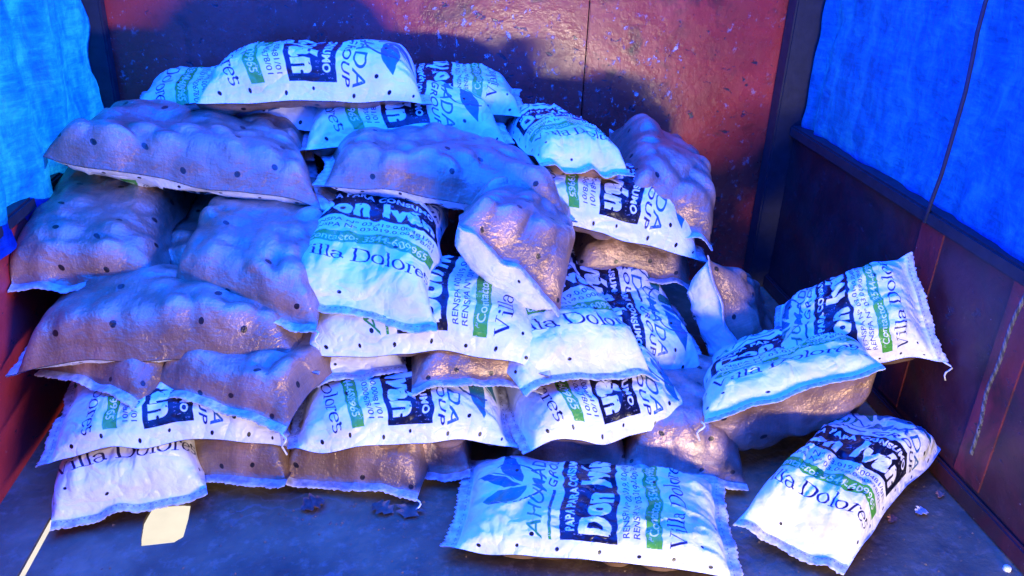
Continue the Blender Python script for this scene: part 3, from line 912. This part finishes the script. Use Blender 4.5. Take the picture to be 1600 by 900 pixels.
    if 'thread' in extra:
        # loose end of the closing thread hanging off one ear
        ci = extra['thread']
        p0 = [P[0, 0], P[0, NV], P[NU, NV], P[NU, 0]][ci] - base
        outd = p0 / np.linalg.norm(p0)
        outd = Vector((outd[0], outd[1], 0)).normalized()
        pts = []
        for i in range(9):
            t = i / 8
            pts.append(Vector(p0) + outd * (0.022 * t - 0.016 * max(0, t - .5)) + Vector((0.006 * math.sin(t * 9 + idx), 0.004 * math.cos(t * 7), 0.006 * t - 0.055 * t * t)))
        tv, tf = tube_data(pts, 0.0022, 6)
        mesh_obj("thread_end", tv, tf, M_THREAD, root, smooth=True)

for i, s in enumerate(SACKS):
    sack(i, *s)

# ------------------------------------------------------------------ small things
# rope on the right wall: twisted strands
def rope(p_list):
    root = bpy.data.objects.new("rope", None)
    root.location = p_list[-1]
    link(root)
    tag(root, "grey twisted rope with dark flecks hanging on the right side board", "rope")
    b0 = Vector(p_list[-1])
    dense = []
    n = 170
    for i in range(n + 1):
        t = i / n * (len(p_list) - 1)
        k_ = min(int(t), len(p_list) - 2)
        fr = t - k_
        q = [Vector(p_list[max(0, min(len(p_list) - 1, k_ + d))]) for d in (-1, 0, 1, 2)]
        dense.append(0.5 * ((2 * q[1]) + (-q[0] + q[2]) * fr + (2 * q[0] - 5 * q[1] + 4 * q[2] - q[3]) * fr * fr + (-q[0] + 3 * q[1] - 3 * q[2] + q[3]) * fr ** 3))
    for s in range(3):
        pts = []
        for i, p in enumerate(dense):
            an = i * 0.55 + s * 2.094
            pts.append(p + Vector((0.0022 * math.cos(an), 0.0024 * math.sin(an), 0)) - b0)
        tv, tf = tube_data(pts, 0.0027, 6)
        mesh_obj("strand", tv, tf, M_KNOT if s == 2 else M_ROPE, root, smooth=True)
rope([(2.268, -1.330, 0.60), (2.272, -1.312, 0.50), (2.272, -1.312, 0.40), (2.274, -1.303, 0.32), (2.270, -1.320, 0.24), (2.272, -1.320, 0.155)])

# dry leaves and scraps on the floor
def dry_leaf(x, y, rz, ln, wd, curl, mat, label, seed):
    rs = np.random.RandomState(seed)
    V, F = [], []
    nu, nv = 14, 8
    for i in range(nu + 1):
        t = i / nu
        w = wd * (math.sin(math.pi * min(1, t * 1.02)) ** 0.7) * (1 + 0.35 * math.sin(t * 23 + seed))
        for j in range(nv + 1):
            s = 2 * j / nv - 1
            zz = 0.004 + curl * (abs(s) ** 1.6) * math.sin(math.pi * t) + curl * 0.6 * (t - .5) ** 2 + rs.uniform(0, .0025)
            V.append(((t - .5) * ln, s * w / 2 + 0.012 * (t - .5) ** 2, zz))
    for i in range(nu):
        for j in range(nv):
            a = i * (nv + 1) + j
            F.append((a, a + 1, a + nv + 2, a + nv + 1))
    o = mesh_obj("dry_leaf", V, F, mat, None, smooth=True)
    o.location = (x, y, 0.001)
    o.rotation_euler = (0, 0, rz)
    tag(o, label, "leaf", "dry leaves on the floor")
dry_leaf(0.718, -1.215, 0.5, 0.060, 0.050, 0.016, M_LEAF, "curled dark red dry leaf on the floor below the pile", 1)
dry_leaf(0.878, -1.236, -0.6, 0.062, 0.045, 0.008, M_LEAFG, "flat greyish dry leaf on the floor left of the frontmost sack", 2)
dry_leaf(0.944, -1.242, 1.2, 0.065, 0.060, 0.006, M_LEAFG, "wide greyish dry leaf nearest the frontmost sack's left end", 3)
dry_leaf(2.170, -1.345, 0.3, 0.034, 0.026, 0.008, M_PALE, "pale curled leaf on the floor at lower right", 4)
dry_leaf(2.085, -1.362, 0.9, 0.034, 0.018, 0.004, M_SCRAP, "small orange scrap beside the lower right white sack", 5)
dry_leaf(2.255, -1.285, 1.1, 0.030, 0.018, 0.004, M_SCRAP, "dull reddish scrap at the foot of the right side board", 6)

# crumbs of soil shaken out of the sacks
def crumbs():
    rs = np.random.RandomState(77)
    V, F = [], []
    spots = [(rs.uniform(0.16, 2.26), rs.uniform(-1.62, -1.05)) for _ in range(420)] + \
            [(rs.normal(0.8, 0.22), rs.normal(-1.24, 0.04)) for _ in range(160)] + \
            [(rs.normal(1.95, 0.18), rs.normal(-1.40, 0.10)) for _ in range(120)]
    for x, y in spots:
        if not (GAP + 0.03 < x < W - 0.03) or (HX0 - .01 < x < HX1 + .01 and HY0 - .01 < y < HY1 + .01):
            continue
        r = 0.0012 + 0.0032 * rs.rand() ** 3
        b0 = len(V)
        a0 = rs.uniform(0, 6.28)
        for k_ in range(5):
            rr = r * rs.uniform(.6, 1.2)
            V.append((x + rr * math.cos(a0 + k_ * 1.257), y + rr * math.sin(a0 + k_ * 1.257), 0.0006))
        V.append((x + rs.uniform(-.3, .3) * r, y, 0.0006 + r * rs.uniform(.5, 1.0)))
        F += [(b0 + k_, b0 + (k_ + 1) % 5, b0 + 5) for k_ in range(5)]
    o = mesh_obj("soil_crumbs", V, F, M_SOIL)
    tag(o, "scattered crumbs of brown soil on the floor", "soil", kind='stuff')
crumbs()

# bolt head by the right floor edge
def bolt(x, y):
    V, F = [], []
    prof = [(0.0085, 0.0), (0.0085, 0.006), (0.007, 0.009), (0.003, 0.0105)]
    for r, z_ in prof:
        for k_ in range(12):
            V.append((r * math.cos(k_ * math.pi / 6), r * math.sin(k_ * math.pi / 6), z_))
    for i in range(3):
        for k_ in range(12):
            F.append((i * 12 + k_, i * 12 + (k_ + 1) % 12, (i + 1) * 12 + (k_ + 1) % 12, (i + 1) * 12 + k_))
    F.append(tuple(36 + k_ for k_ in range(12)))
    o = mesh_obj("bolt", V, F, M_BOLT, None, smooth=True)
    o.location = (x, y, 0.0)
    tag(o, "shiny bolt head on the floor edge at lower right", "bolt")
bolt(2.262, -1.535)
